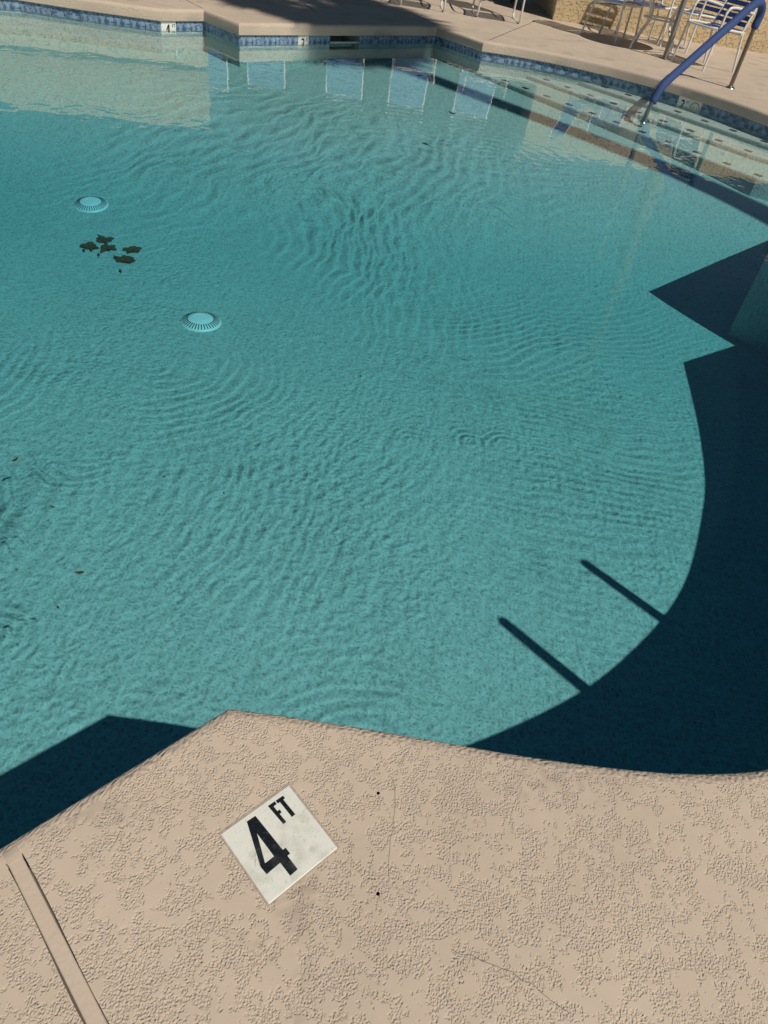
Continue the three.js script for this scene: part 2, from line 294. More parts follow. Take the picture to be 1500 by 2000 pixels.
// steps: straight nosings across the rounded bay
const stepTileMat = mat({ color: lin(0.018, 0.032, 0.045), roughness: 0.3 }), stepTileGeo = new RoundedBoxGeometry(0.075, 0.008, 0.052, 2, 0.002);
function step(y, nose, spots, label) {
  const far = [[nose[nose.length - 1][0] + 1.6, nose[nose.length - 1][1] - 0.9], [3.2, -10.4], [0.0, -11.2]];
  const sh = shapeOf([...nose, ...far]);
  const g = new THREE.ExtrudeGeometry(sh, { depth: 0.8, bevelEnabled: true, bevelThickness: 0.018, bevelSize: 0.018, bevelSegments: 3, steps: 1 });
  g.rotateX(-Math.PI / 2); g.translate(0, y - 0.8 - 0.018, 0); boxUV(g);
  const t = new THREE.Group(); t.name = numbered('pool_step'); scene.add(t); structure(t, label, 'pool step');
  mesh('tread', g, plasterMat, t);
  for (const [x, z] of spots) { const o = mesh('nosing_tile', stepTileGeo, stepTileMat, t); o.position.set(x, y + 0.0035, z); o.rotation.y = -0.78; }
}
const along = (x0, z0, x1, z1, n) => Array.from({ length: n }, (_, i) => [x0 + (x1 - x0) * i / (n - 1), z0 + (z1 - z0) * i / (n - 1)]);
step(-0.222, [[0.9, -10.35], [1.40, -9.965], [1.90, -9.53], [2.40, -9.06], [2.90, -8.58], [3.20, -8.28], [3.6, -7.95]], [[1.43, -10.03], [1.68, -9.81], [1.93, -9.58], [2.18, -9.35], [2.42, -9.12], [2.67, -8.88], [2.92, -8.64], [3.18, -8.37]].map(([x, z]) => [x + 0.012, z - 0.012]), 'topmost plaster pool step under the rail, edged with small dark tiles');
step(-0.268, [[0.75, -10.1], [2.95, -7.985], [3.3, -7.75]], along(1.01, -9.93, 2.955, -8.06, 9), 'middle plaster pool step edged with small dark tiles');
step(-0.312, [[0.2, -9.95], [2.86, -7.29], [3.25, -7.2]], along(0.52, -9.70, 2.88, -7.36, 11), 'lowest plaster pool step edged with small dark tiles');

// water: a rippled surface over a body that absorbs red light along its thickness
const SPLASH = [[-1.07, -1.47, 0.34, 0.055, 1.0], [-1.16, -1.62, 0.2, 0.05, 0.8], [-0.95, -1.38, 0.22, 0.045, 0.7], [-0.84, -0.98, 0.16, 0.04, 0.7], [-0.72, -2.15, 0.3, 0.06, 0.35], [0.29, -2.14, 0.11, 0.04, 0.55], [0.42, -2.18, 0.12, 0.04, 0.65], [0.06, -2.12, 0.1, 0.04, 0.4], [-0.29, -5.43, 0.9, 0.13, 0.3], [0.25, -5.9, 0.6, 0.12, 0.2], [-0.67, -4.06, 0.55, 0.1, 0.5], [-0.28, -3.7, 0.7, 0.11, 0.4], [0.21, -2.55, 0.4, 0.07, 0.3], [0.02, -0.93, 0.25, 0.05, 0.3], [0.6, -8.6, 0.9, 0.11, 0.08]];
const WM = 12.8;
const waterHeight = heightTex(2048, WM, (u, v) => {
  const x = (u - 0.5) * WM - 0.6, z = (v - 0.5) * WM - 5;
  const wx = u + 0.012 * pn(u * 14, v * 14, 14, 81), wz = v + 0.012 * pn(u * 14, v * 14, 14, 82);
  const calm = 0.36 + 0.56 * sstep(-7.2, -5.6, z);
  const q = sstep(-3.2, -5.5, z) ;
  let h = 0.00055 * calm * pn(wx * 95, wz * 95, 95, 83) + 0.00026 * calm * pn(wx * 210, wz * 210, 210, 84) + 0.0011 * calm * q * pn(wx * 46, wz * 46, 46, 85) + 0.0014 * calm * q * pn(u * 12, v * 12, 12, 86);
  for (const [cx, cz, rad, lam, amp] of SPLASH) {
    const dx = x - cx, dz = z - cz, d = Math.hypot(dx, dz); if (d > rad * 2.6) continue;
    const e = Math.exp(-d * d / (rad * rad * 1.1));
    h += amp * e * lam * (cz > -2.6 ? 0.022 : 0.03) * (Math.sin((d + 0.35 * lam * pn(u * 160, v * 160, 160, 87)) * 6.283 / lam) + 0.8 * pn(x / lam * 0.9 + 300, z / lam * 0.9 + 300, 4096, 88));
  }
  return h;
});
waterHeight.repeat.set(1 / WM, 1 / WM); waterHeight.offset.set(0.5 + 0.6 / WM, 0.5 + 5 / WM);
const waterMat = new THREE.MeshPhysicalMaterial({ color: 0xffffff, transmission: 1, thickness: 0, roughness: 0, ior: 1.33, bumpMap: waterHeight, bumpScale: 1 });
const bodyMat = new THREE.MeshPhysicalMaterial({ color: 0xffffff, transmission: 1, thickness: 0.8, roughness: 0, ior: 1.33, attenuationColor: lin(0.50, 0.80, 0.84), attenuationDistance: 1, transparent: true, opacity: 0.01 });
{
  const w = new THREE.Group(); w.name = numbered('pool_water'); scene.add(w); structure(w, 'clear turquoise pool water with a lightly rippled surface', 'water');
  mesh('water_surface', flat(shapeOf(offset(BACK - 0.003)), WATER), waterMat, w);
  const g = new THREE.ExtrudeGeometry(shapeOf(offset(BACK - 0.001)), { depth: 1.05, bevelEnabled: false }); g.rotateX(-Math.PI / 2); g.translate(0, WATER - 0.002 - 1.05, 0);
  const b = mesh('water_body', g, bodyMat, w); b.castShadow = false;
}

// ---------------------------------------------------------------- deck, coping, ground
function slot(x0, z0, x1, z1, w, jag = 0, seed = 1) {     // a narrow gap in the deck, as a closed polygon
  const l = Math.hypot(x1 - x0, z1 - z0), nx = -(z1 - z0) / l, nz = (x1 - x0) / l, n = jag ? Math.ceil(l / 0.018) : 1, r = rng(seed), mid = [];
  for (let i = 0; i <= n; i++) { const t = i / n, o = jag * (r() - 0.5) + jag * 1.6 * Math.sin(i * 0.35 + seed); mid.push([x0 + (x1 - x0) * t + nx * o, z0 + (z1 - z0) * t + nz * o]); }
  return [...mid.map(([x, z]) => [x + nx * w / 2, z + nz * w / 2]), ...mid.reverse().map(([x, z]) => [x - nx * w / 2, z - nz * w / 2])];
}
const HOLES = [[0.084, -0.665], [0.106, -0.484]];
const J0 = [-0.5445, -0.4625], J1 = [0.32, 0.30];
{
  const R = 0.034, sh = shapeOf([[-16, 7], [14, 7], [14, -24], [-16, -24]]);
  sh.holes.push(pathOf(offset(R)));
  const jd = [J1[0] - J0[0], J1[1] - J0[1]], jl = Math.hypot(...jd); jd[0] /= jl; jd[1] /= jl;
  const js = [J0[0] + jd[0] * 0.037, J0[1] + jd[1] * 0.037];
  sh.holes.push(pathOf(slot(js[0], js[1], J1[0], J1[1], 0.0282, 0.0007, 3)));
  for (const [x, z] of HOLES) sh.holes.push(pathOf(Array.from({ length: 14 }, (_, i) => [x + 0.0033 * Math.cos(i * 0.4488), z + 0.0033 * Math.sin(i * 0.4488)])));
  sh.holes.push(pathOf(slot(0.105, -0.70, 0.128, -0.515, 0.0007, 0.004, 4)), pathOf(slot(0.24, -0.42, 0.44, -0.36, 0.0007, 0.006, 9)), pathOf(slot(0.137, -0.775, 0.12, -0.73, 0.0006, 0.003, 6)));
  // far saw cuts
  sh.holes.push(pathOf(slot(-0.43, -10.62, -1.9, -13.2, 0.012)), pathOf(slot(-2.82, -8.86, -4.1, -10.3, 0.012)), pathOf(slot(-1.8, -9.93, -2.7, -11.7, 0.012)), pathOf(slot(3.9, -13.1, 5.6, -10.3, 0.012)), pathOf(slot(0.25, -10.1, 1.0, -12.9, 0.01)), pathOf(slot(2.25, -9.7, 3.2, -10.35, 0.008)));
  structure(mesh('pool_deck', flat(sh, 0), deckMat, scene), 'beige textured concrete pool deck with trowelled splatter finish', 'deck');
  const cope = toCreasedNormals(skin([[R, 0], [R * 0.62, -R * 0.07], [R * 0.29, -R * 0.29], [R * 0.07, -R * 0.62], [0, -R], [0, LIP + 0.006], [0.006, LIP], [BACK + 0.003, LIP]]), 0.75);
  structure(mesh('pool_coping', cope, copeMat, scene), 'rounded beige concrete coping edge running round the pool', 'coping');
  const sub = shapeOf([[-16, 7], [14, 7], [14, -24], [-16, -24]]); sub.holes.push(pathOf(offset(BACK + 0.03)));
  structure(mesh('deck_base', flat(sub, -0.03), subMat, scene), 'dark concrete base seen in the deck joints', 'deck base');
  // painted filler strip in the near joint
  const l = Math.hypot(J1[0] - js[0], J1[1] - js[1]), g = new RoundedBoxGeometry(l + 0.02, 0.03, 0.0245, 3, 0.003); boxUV(g);
  const strip = mesh('joint_strip', g, mat({ map: deckColor, roughness: 0.75, bumpMap: copeHeight, bumpScale: 0.12 }), scene); strip.position.set((js[0] + J1[0]) / 2, -0.0152, (js[1] + J1[1]) / 2); strip.rotation.y = -Math.atan2(jd[1], jd[0]);
  const lip = [[0.044, 0.0012], [R, 0.0013], [R * 0.62, -R * 0.07 + 0.0014], [R * 0.29 - 0.001, -R * 0.29 + 0.001], [R * 0.07 - 0.0014, -R * 0.62], [-0.0014, -R], [-0.0012, -0.07], [0.01, -0.07], [0.012, -0.03], [0.044, -0.012]];
  const ng = new THREE.ExtrudeGeometry(new THREE.Shape(lip.map(([d, y]) => new THREE.Vector2(d, y))), { depth: 0.0245, bevelEnabled: false }); ng.translate(0, 0, -0.01225); boxUV(ng);
  const nose = mesh('joint_nose', toCreasedNormals(ng, 0.7), strip.material, strip); nose.position.set(-(l / 2) - 0.0395, 0.0162, 0);
  structure(strip, 'smooth painted filler strip in the deck expansion joint', 'joint');
  const gs = shapeOf([[-320, 320], [320, 320], [320, -320], [-320, -320]]); gs.holes.push(pathOf([[-16, 7], [14, 7], [14, -24], [-16, -24]]));
  const gravel = colorTex(256, 1.5, (u, v) => { const k = 1 + 0.5 * pn(u * 40, v * 40, 40, 91) + 0.3 * pn(u * 90, v * 90, 90, 92); return [0.34 * k, 0.27 * k, 0.2 * k]; });
  structure(mesh('ground', flat(gs, -0.01), mat({ map: gravel, roughness: 1 }), scene), 'tan desert gravel around the pool yard', 'ground');
}

// ---------------------------------------------------------------- near depth marker set in the deck
{
  const tex = printTex((x, w) => {
    const S = w; x.fillStyle = '#dcdcd2'; x.fillRect(0, 0, S, S);
    const r = rng(12);
    for (let i = 0; i < 2600; i++) { const g = 196 + r() * 46 | 0; x.fillStyle = `rgba(${g},${g - 1},${g - 9},0.28)`; x.beginPath(); x.ellipse(r() * S, r() * S, 1 + r() * 9, 1 + r() * 5, r() * 3, 0, 7); x.fill(); }
    const poly = (pts) => { x.beginPath(); pts.forEach(([a, b], i) => (i ? x.lineTo(a * S, b * S) : x.moveTo(a * S, b * S))); x.closePath(); };
    x.fillStyle = '#12151c';
    poly([[0.326, 0.067], [0.447, 0.073], [0.472, 0.612], [0.513, 0.612], [0.516, 0.70], [0.475, 0.703], [0.479, 0.90], [0.368, 0.906], [0.362, 0.714], [0.166, 0.722], [0.157, 0.612]]); x.fill();
    poly([[0.636, 0.065], [0.737, 0.067], [0.737, 0.112], [0.69, 0.112], [0.692, 0.19], [0.725, 0.19], [0.725, 0.235], [0.693, 0.235], [0.70, 0.365], [0.655, 0.367]]); x.fill();
    poly([[0.75, 0.068], [0.861, 0.071], [0.861, 0.115], [0.834, 0.115], [0.842, 0.357], [0.788, 0.36], [0.782, 0.115], [0.75, 0.115]]); x.fill();
    x.fillStyle = '#dcdcd2'; poly([[0.342, 0.265], [0.348, 0.61], [0.222, 0.608]]); x.fill();
    // scuffs and chips worn through the print and glaze
    for (let i = 0; i < 46; i++) { x.strokeStyle = `rgba(86,82,74,${0.2 + 0.3 * r()})`; x.lineWidth = 1 + r() * 2.5; const a = 0.10 + r() * 0.13, b = 0.44 + r() * 0.16; x.beginPath(); x.moveTo(a * S, b * S); x.lineTo((a + 0.03 + 0.05 * r()) * S, (b - 0.03 - 0.05 * r()) * S); x.stroke(); }
    for (let i = 0; i < 60; i++) { const q = 130 + r() * 50 | 0, a = r() * S, b = (0.35 + 0.65 * r()) * S, w = 20 + r() * 90, gr = x.createRadialGradient(a, b, 0, a, b, w); gr.addColorStop(0, `rgba(${q},${q},${q - 14},${0.1 + 0.16 * r()})`); gr.addColorStop(1, `rgba(${q},${q},${q - 14},0)`); x.fillStyle = gr; x.fillRect(a - w, b - w, 2 * w, 2 * w); }
    for (let i = 0; i < 700; i++) { const q = 120 + r() * 70 | 0; x.fillStyle = `rgba(${q},${q - 3},${q - 14},${0.08 + 0.2 * r()})`; x.beginPath(); x.ellipse(Math.pow(r(), 0.8) * S, r() * S, 1 + r() * 16, 1 + r() * 7, r() * 3, 0, 7); x.fill(); }
    for (let i = 0; i < 130; i++) { x.fillStyle = `rgba(214,212,200,${0.12 + 0.3 * r()})`; const a = 0.36 + r() * 0.13, b = 0.72 + r() * 0.2; x.fillRect(a * S, b * S, 1 + r() * 4, 1 + r() * 3); }
    for (let i = 0; i < 90; i++) { x.fillStyle = `rgba(130,124,108,${0.15 + 0.22 * r()})`; const a = 0.5 + r() * 0.4, b = 0.55 + r() * 0.4; x.beginPath(); x.ellipse(a * S, b * S, 1 + r() * 6, 1 + r() * 2, r() * 3, 0, 7); x.fill(); }
    for (const [a, b, q] of [[0.66, 0.56, 4], [0.73, 0.58, 2.5], [0.9, 0.52, 5], [0.52, 0.60, 2.5]]) { x.fillStyle = '#2a2520'; x.beginPath(); x.arc(a * S, b * S, q, 0, 7); x.fill(); }
  }, 1024, 1024);
  const glaze = heightTex(256, 1, (u, v) => 0.00025 * pn(u * 9, v * 9, 9, 95) + 0.0001 * pn(u * 40, v * 40, 40, 96));
  const side = 0.1505, g = new RoundedBoxGeometry(side, 0.008, side, 3, 0.0018);
  const p = g.attributes.position, uv = g.attributes.uv; for (let i = 0; i < p.count; i++) uv.setXY(i, p.getX(i) / side + 0.5, 0.5 - p.getZ(i) / side);
  const t = thing('depth_marker', 'square white depth marker tile printed 4 FT set in the beige deck', 'depth marker', -0.083, 0, -0.5425, Math.atan2(0.112, 0.1));
  const bed = new RoundedBoxGeometry(side + 0.007, 0.006, side + 0.0065, 2, 0.0015); boxUV(bed); mesh('grout_bed', bed, mat({ map: deckColor, bumpMap: copeHeight, bumpScale: 0.6, color: lin(0.8, 0.82, 0.84), roughness: 0.9 }), t).position.set(0.001, -0.0021, -0.0012);
  mesh('tile', g, mat({ map: tex, bumpMap: glaze, bumpScale: 1, roughness: 0.42 }), t).position.y = -0.0014;
}

// ---------------------------------------------------------------- main drain covers
{
  const white = mat({ color: lin(0.9, 0.9, 0.9), roughness: 0.45 }), slotMat = mat({ color: lin(0.09, 0.11, 0.12), roughness: 0.8 });
  const t = thing('drain_cover', 'round white ribbed drain cover on the pool floor, beside the plain plaster', 'drain cover', -1.38, 0, -4.08);
  t.position.y = floorY(-4.08);
  const prof = [[0.001, 0.032], [0.03, 0.0325], [0.055, 0.0312], [0.068, 0.029], [0.072, 0.0265], [0.09, 0.022], [0.118, 0.010], [0.13, 0.003], [0.131, -0.01]].map(([a, b]) => new THREE.Vector2(a, b)).reverse();
  mesh('dome', new THREE.LatheGeometry(prof, 48), white, t);
  for (let k = 0; k < 36; k++) {
    const a = k / 36 * Math.PI * 2, g = new THREE.BoxGeometry(0.042, 0.0046, 0.0056); g.rotateZ(-0.41); g.translate(0.1, 0.0184, 0); g.rotateY(a);
    mesh('slot', g, slotMat, t);
  }
  mesh('cap_ring', new THREE.TorusGeometry(0.046, 0.0018, 6, 40).rotateX(Math.PI / 2).translate(0, 0.0317, 0), white, t);
  t.userData.label = 'round white ribbed drain cover alone on the deeper pool floor';
  const c = copy(t, -2.70, -5.49, 0.3, 'round white ribbed drain cover on the floor past the brown debris');
  c.position.y = floorY(-5.49); c.rotation.x = 0.12;
}
// sunken brown leaf litter between the drains
{
  const r = rng(31), litter = mat({ color: lin(0.11, 0.055, 0.012), roughness: 0.95 });
  const clump = (x, z, sx, sz, turn, label) => {
    const g = new THREE.IcosahedronGeometry(1, 4), p = g.attributes.position;
    for (let i = 0; i < p.count; i++) { const a = p.getX(i), b = p.getY(i), c = p.getZ(i), k = 1 + 1.05 * pn(a * 1.7 + x * 9 + 40, c * 1.7 + z * 9 + 40, 4096, 97) + 0.8 * pn(a * 5 + 60 + x, c * 5 + 60, 4096, 98); p.setXYZ(i, a * k * sx * 0.8, b * 0.014 * k + 0.006, c * k * sz * 0.8); }
    g.computeVertexNormals();
    const o = mesh('leaf_litter', g, litter, scene); o.position.set(x, floorY(z), z); o.rotation.y = turn; o.userData = { label, category: 'debris', group: 'brown debris on the pool floor' };
  };
  clump(-2.44, -4.85, 0.05, 0.075, 0.4, 'brown clump of sunken debris at the end of the cluster, by the far drain cover');
  clump(-2.39, -4.99, 0.055, 0.075, 1.1, 'brown sunken debris clump topmost of the touching pair');
  clump(-2.32, -4.87, 0.05, 0.07, 0.2, 'brown sunken debris clump lower one of the touching pair');
  clump(-2.15, -4.91, 0.05, 0.07, -0.7, 'small oval brown sunken debris clump above the spread one');
  clump(-2.14, -4.74, 0.085, 0.06, 0.1, 'wide ragged brown sunken debris clump nearest the lone drain cover');
  for (const [x, z, s] of [[-2.45, -4.77, 0.016], [-2.33, -4.74, 0.012], [-2.1, -4.56, 0.016]]) clump(x, z, s, s * 0.5, r() * 3, 'tiny dark crumb of sunken debris beside the brown clumps');
}
// one floating leaf, and dark specks standing in for shadows of surface dimples
{
  const leafMat = mat({ color: lin(0.035, 0.028, 0.016), roughness: 0.7 });
  const g = new THREE.SphereGeometry(1, 14, 8); { const p = g.attributes.position; for (let i = 0; i < p.count; i++) { const a = p.getX(i), c = p.getZ(i); p.setXYZ(i, a * (1 - 0.25 * Math.abs(c)), p.getY(i) * 0.12 + 0.18 * a * a, c * (0.42 + 0.1 * a)); } g.computeVertexNormals(); }
  const r = rng(77);
  for (const [x, z, s] of [[-0.021, -7.012, 0.04], [-0.775, -1.212, 0.013], [-1.151, -1.606, 0.013], [-0.953, -1.435, 0.008], [-0.7, -1.648, 0.007], [-0.501, -1.622, 0.006], [-0.776, -1.089, 0.007], [-0.184, -2.438, 0.007], [-0.31, -2.447, 0.006]]) {
    const o = mesh('leaf_and_dimple_shade', g, leafMat, scene); o.position.set(x, WATER + 0.002, z); o.scale.setScalar(s); o.rotation.y = r() * 6.3;
    o.userData = { label: s > 0.03 ? 'single larger dark leaf floating beside the long trunk shadow' : s > 0.01 ? 'dark speck the size of a fingertip imitating a dimple shadow on rippled water' : 'tiny dark speck imitating a dimple shadow on the rippled water', category: 'leaf', group: 'floating leaf bits' };
  }
}

// ---------------------------------------------------------------- handrail with blue foam sleeve
{
  const dx = -0.6797, dz = 0.7334, at = (s, y) => V(dx * s, y, dz * s);
  const t = thing('handrail', 'bent metal pool handrail in a blue foam sleeve over the steps', 'handrail', 3.07, 0, -9.73);
  const bronze = mat({ color: lin(0.30, 0.235, 0.19), metalness: 0.85, roughness: 0.34 }), foam = mat({ color: lin(0.028, 0.062, 0.19), roughness: 0.8, bumpMap: heightTex(64, 0.4, (u, v) => 0.0012 * pn(u * 10, v * 10, 10, 99)), bumpScale: 1 });
  mesh('post', bar(at(0, 0), at(0, 0.64), 0.0235, 16), bronze, t);
  mesh('lower_tube', tube([at(1.545, 0.0), at(1.585, -0.09), at(1.61, -0.18), at(1.63, -0.275)], 0.0235, 8, 16), steel, t);
  mesh('foam_sleeve', tube([at(-0.005, 0.60), at(-0.02, 0.69), at(0.0, 0.755), at(0.07, 0.80), at(0.16, 0.80), at(0.28, 0.755), at(0.5, 0.63), at(0.85, 0.435), at(1.2, 0.235), at(1.4, 0.122), at(1.5, 0.048), at(1.565, -0.065)], 0.042, 10, 20), foam, t);
  mesh('sleeve_tape', mergeGeometries([0, 1, 2, 3].map((k) => new THREE.TorusGeometry(0.042, 0.0035, 6, 20).rotateY(Math.atan2(dx, dz)).rotateX(0).applyMatrix4(new THREE.Matrix4().makeTranslation(dx * (1.515 + 0.013 * k), 0.03 - 0.024 * k, dz * (1.515 + 0.013 * k))))), foam, t);
  mesh('escutcheon', new THREE.LatheGeometry([[0.0235, 0.022], [0.034, 0.02], [0.052, 0.009], [0.058, 0.001], [0.058, -0.002]].map(([a, b]) => new THREE.Vector2(a, b)).reverse(), 28), steel, t);
  mesh('step_flange', new THREE.LatheGeometry([[0.0235, 0.02], [0.036, 0.014], [0.045, 0.002]].map(([a, b]) => new THREE.Vector2(a, b)).reverse(), 24).translate(dx * 1.63, -0.268, dz * 1.63), steel, t);
}
// pair of ladder grab rails whose shadows lie on the floor
{
  const grab = (px, pz, label) => {
    const t = thing('grab_rail', label, 'grab rail', px, 0, pz, Math.atan2(0.76, 0.65), 'ladder grab rails');
    mesh('loop', tube([V(0, -0.01, 0.12), V(0, 0.3, 0.085), V(0, 0.6, 0.03), V(0, 0.69, 0.035), V(0, 0.735, 0.11), V(0, 0.735, 0.3), V(0, 0.69, 0.43), V(0, 0.55, 0.48), V(0, -0.01, 0.5)], 0.0245, 8, 16), steel, t);
    const f = new THREE.LatheGeometry([[0.0245, 0.02], [0.05, 0.008], [0.056, 0]].map(([a, b]) => new THREE.Vector2(a, b)).reverse(), 24);
    for (const z of [0.12, 0.5]) { const e = mesh('flange', f, steel, t); e.position.set(0, 0, z); }
  };
  grab(1.565, -1.215, 'stainless grab rail at the curved pool edge, beside the rounded bay'); grab(1.965, -1.665, 'second stainless grab rail along the curved pool edge from the depth marker');
}

// ---------------------------------------------------------------- chairs, table, loungers
const strapGeo = (w, d) => new RoundedBoxGeometry(w, 0.006, d, 2, 0.0025);
function armChair() {
  const t = thing('patio_chair', 'x', 'chair', 0, 0, 0, 0, 'patio chairs by the wall');
  const R = 0.0135;
  for (const s of [-1, 1]) {
    mesh('leg', bar(V(s * 0.275, 0, 0.25), V(s * 0.265, 0.6, 0.2), R), whitePaint, t);
    mesh('leg', bar(V(s * 0.255, 0, -0.31), V(s * 0.25, 0.42, -0.22), R), whitePaint, t);
    mesh('arm', tube([V(s * 0.265, 0.59, 0.2), V(s * 0.267, 0.645, 0.17), V(s * 0.268, 0.66, 0.08), V(s * 0.265, 0.645, -0.1), V(s * 0.25, 0.62, -0.28)], 0.015, 6), whitePaint, t);
    mesh('back_post', tube([V(s * 0.25, 0.40, -0.2), V(s * 0.248, 0.62, -0.27), V(s * 0.235, 0.97, -0.4)], R, 6), whitePaint, t);
  }
  mesh('seat_frame', tube([V(-0.25, 0.42, -0.23), V(-0.25, 0.44, 0.2), V(-0.2, 0.435, 0.27), V(0, 0.43, 0.285), V(0.2, 0.435, 0.27), V(0.25, 0.44, 0.2), V(0.25, 0.42, -0.23)], R, 6), whitePaint, t);
  mesh('back_rail', tube([V(-0.235, 0.965, -0.4), V(-0.18, 1.0, -0.41), V(0, 1.01, -0.415), V(0.18, 1.0, -0.41), V(0.235, 0.965, -0.4)], R, 6), whitePaint, t);
  mesh('stretcher', bar(V(-0.25, 0.4, -0.2), V(0.25, 0.4, -0.2), R * 0.9), whitePaint, t);
  const sg = strapGeo(0.5, 0.05);
  for (let k = 0; k < 7; k++) { const o = mesh('strap', sg, strapBlue, t); o.position.set(0, 0.447 - 0.028 * Math.sin((k + 0.5) / 7 * Math.PI) - 0.012 * (6 - k) / 6, 0.2 - k * 0.064); o.rotation.x = 0.3 * Math.cos((k + 0.5) / 7 * Math.PI) * -0.4; }
  for (let k = 0; k < 8; k++) { const o = mesh('strap', sg, strapBlue, t), f = k / 7; o.position.set(0, 0.50 + f * 0.44, -0.222 - f * 0.165); o.rotation.x = Math.PI / 2 - 0.35; }
  return t;
}
const c1 = armChair();
c1.position.set(3.02, 0, -11.02); c1.rotation.y = Math.atan2(-0.84, 0.54); c1.userData.label = 'white patio armchair with blue straps behind the handrail';
copy(c1, 1.93, -12.0, Math.atan2(0.80, 0.6), 'white patio armchair with blue straps, its legs closest to the wall corner');
copy(c1, 3.05, -12.35, Math.atan2(-0.75, 0.55), 'white patio armchair with blue straps between the table and the wall');
copy(c1, 2.4, -12.45, Math.atan2(0.1, 1), 'white patio armchair with blue straps, its back to the stucco wall');
{
  const t = thing('patio_table', 'round white patio table on four bent tube legs', 'table', 2.46, 0, -11.62, 0.5);
  for (let k = 0; k < 4; k++) { const a = k * Math.PI / 2, l = mesh('leg', tube([V(0.36, 0, 0), V(0.33, 0.12, 0), V(0.2, 0.34, 0), V(0.24, 0.5, 0), V(0.40, 0.70, 0)], 0.0135, 6), whitePaint, t); l.rotation.y = a; }
  mesh('ring', new THREE.TorusGeometry(0.215, 0.012, 8, 36).rotateX(Math.PI / 2).translate(0, 0.36, 0), whitePaint, t);
  mesh('tabletop', new THREE.CylinderGeometry(0.5, 0.5, 0.02, 48).translate(0, 0.715, 0), mat({ color: lin(0.62, 0.62, 0.6), roughness: 0.25 }), t);
  mesh('rim', new THREE.TorusGeometry(0.5, 0.015, 8, 48).rotateX(Math.PI / 2).translate(0, 0.715, 0), whitePaint, t);
  const p = thing('metal_post', 'grey flat-sided metal post standing on the deck by the patio table', 'post', 2.56, 0, -11.12, 0.6);
  const grey = mat({ color: lin(0.26, 0.26, 0.25), metalness: 0.4, roughness: 0.45 });
  mesh('shaft', new RoundedBoxGeometry(0.05, 2.3, 0.05, 2, 0.006).translate(0, 1.15, 0), grey, p);
  mesh('base_plate', new RoundedBoxGeometry(0.09, 0.008, 0.09, 2, 0.002).translate(0, 0.004, 0), grey, p);
  mesh('cap', new THREE.ConeGeometry(0.045, 0.04, 4).rotateY(Math.PI / 4).translate(0, 2.32, 0), grey, p);
}
{
  const slingBlue = mat({ color: lin(0.085, 0.20, 0.40), roughness: 0.6 });
  const t = thing('sling_lounger', 'x', 'lounge chair', 0, 0, 0, 0, 'loungers beyond the pool'), R = 0.0135;
  for (const s of [-1, 1]) {
    mesh('sled_leg', tube([V(s * 0.29, 0.34, 0.34), V(s * 0.30, 0.05, 0.29), V(s * 0.30, 0.016, 0.25), V(s * 0.30, 0.016, -0.25), V(s * 0.30, 0.05, -0.29), V(s * 0.29, 0.3, -0.22)], R, 6), whitePaint, t);
    mesh('side_rail', tube([V(s * 0.28, 0.36, 0.42), V(s * 0.28, 0.33, 0.3), V(s * 0.28, 0.27, -0.2), V(s * 0.28, 0.36, -0.34), V(s * 0.28, 1.06, -0.66)], R, 6), whitePaint, t);
    mesh('arm', tube([V(s * 0.3, 0.34, 0.34), V(s * 0.31, 0.5, 0.3), V(s * 0.31, 0.53, 0.2), V(s * 0.30, 0.54, -0.3), V(s * 0.285, 0.56, -0.43)], 0.014, 6), whitePaint, t);
  }
  mesh('top_rail', bar(V(-0.28, 1.06, -0.66), V(0.28, 1.06, -0.66), R), whitePaint, t);
  mesh('front_rail', bar(V(-0.28, 0.36, 0.42), V(0.28, 0.36, 0.42), R), whitePaint, t);
  const sg = strapGeo(0.555, 0.045);
  for (let k = 0; k < 10; k++) { const o = mesh('strap', sg, slingBlue, t), f = k / 9; o.position.set(0, 0.352 - 0.075 * f, 0.37 - f * 0.55); o.rotation.x = -0.13; }
  for (let k = 0; k < 13; k++) { const o = mesh('strap', sg, slingBlue, t), f = k / 12; o.position.set(0, 0.38 + 0.64 * f, -0.345 - f * 0.295); o.rotation.x = Math.PI / 2 - 0.43; }
  t.position.set(-0.72, 0, -12.05); t.rotation.y = 0.12; t.userData.label = 'blue strap lounger with white sled legs by the palm shadow';
  copy(t, 0.33, -12.2, 0.14, 'blue strap lounger with white sled legs next to the wall corner');
  copy(t, -1.75, -12.0, 0.05, 'blue strap lounger third along the row from the wall corner');
  copy(t, -2.9, -11.75, 0.1, 'blue strap lounger fourth along the row from the wall corner');
  copy(t, -3.55, -11.1, 0.2, 'blue strap lounger at the end of the row, before the low wall');
}

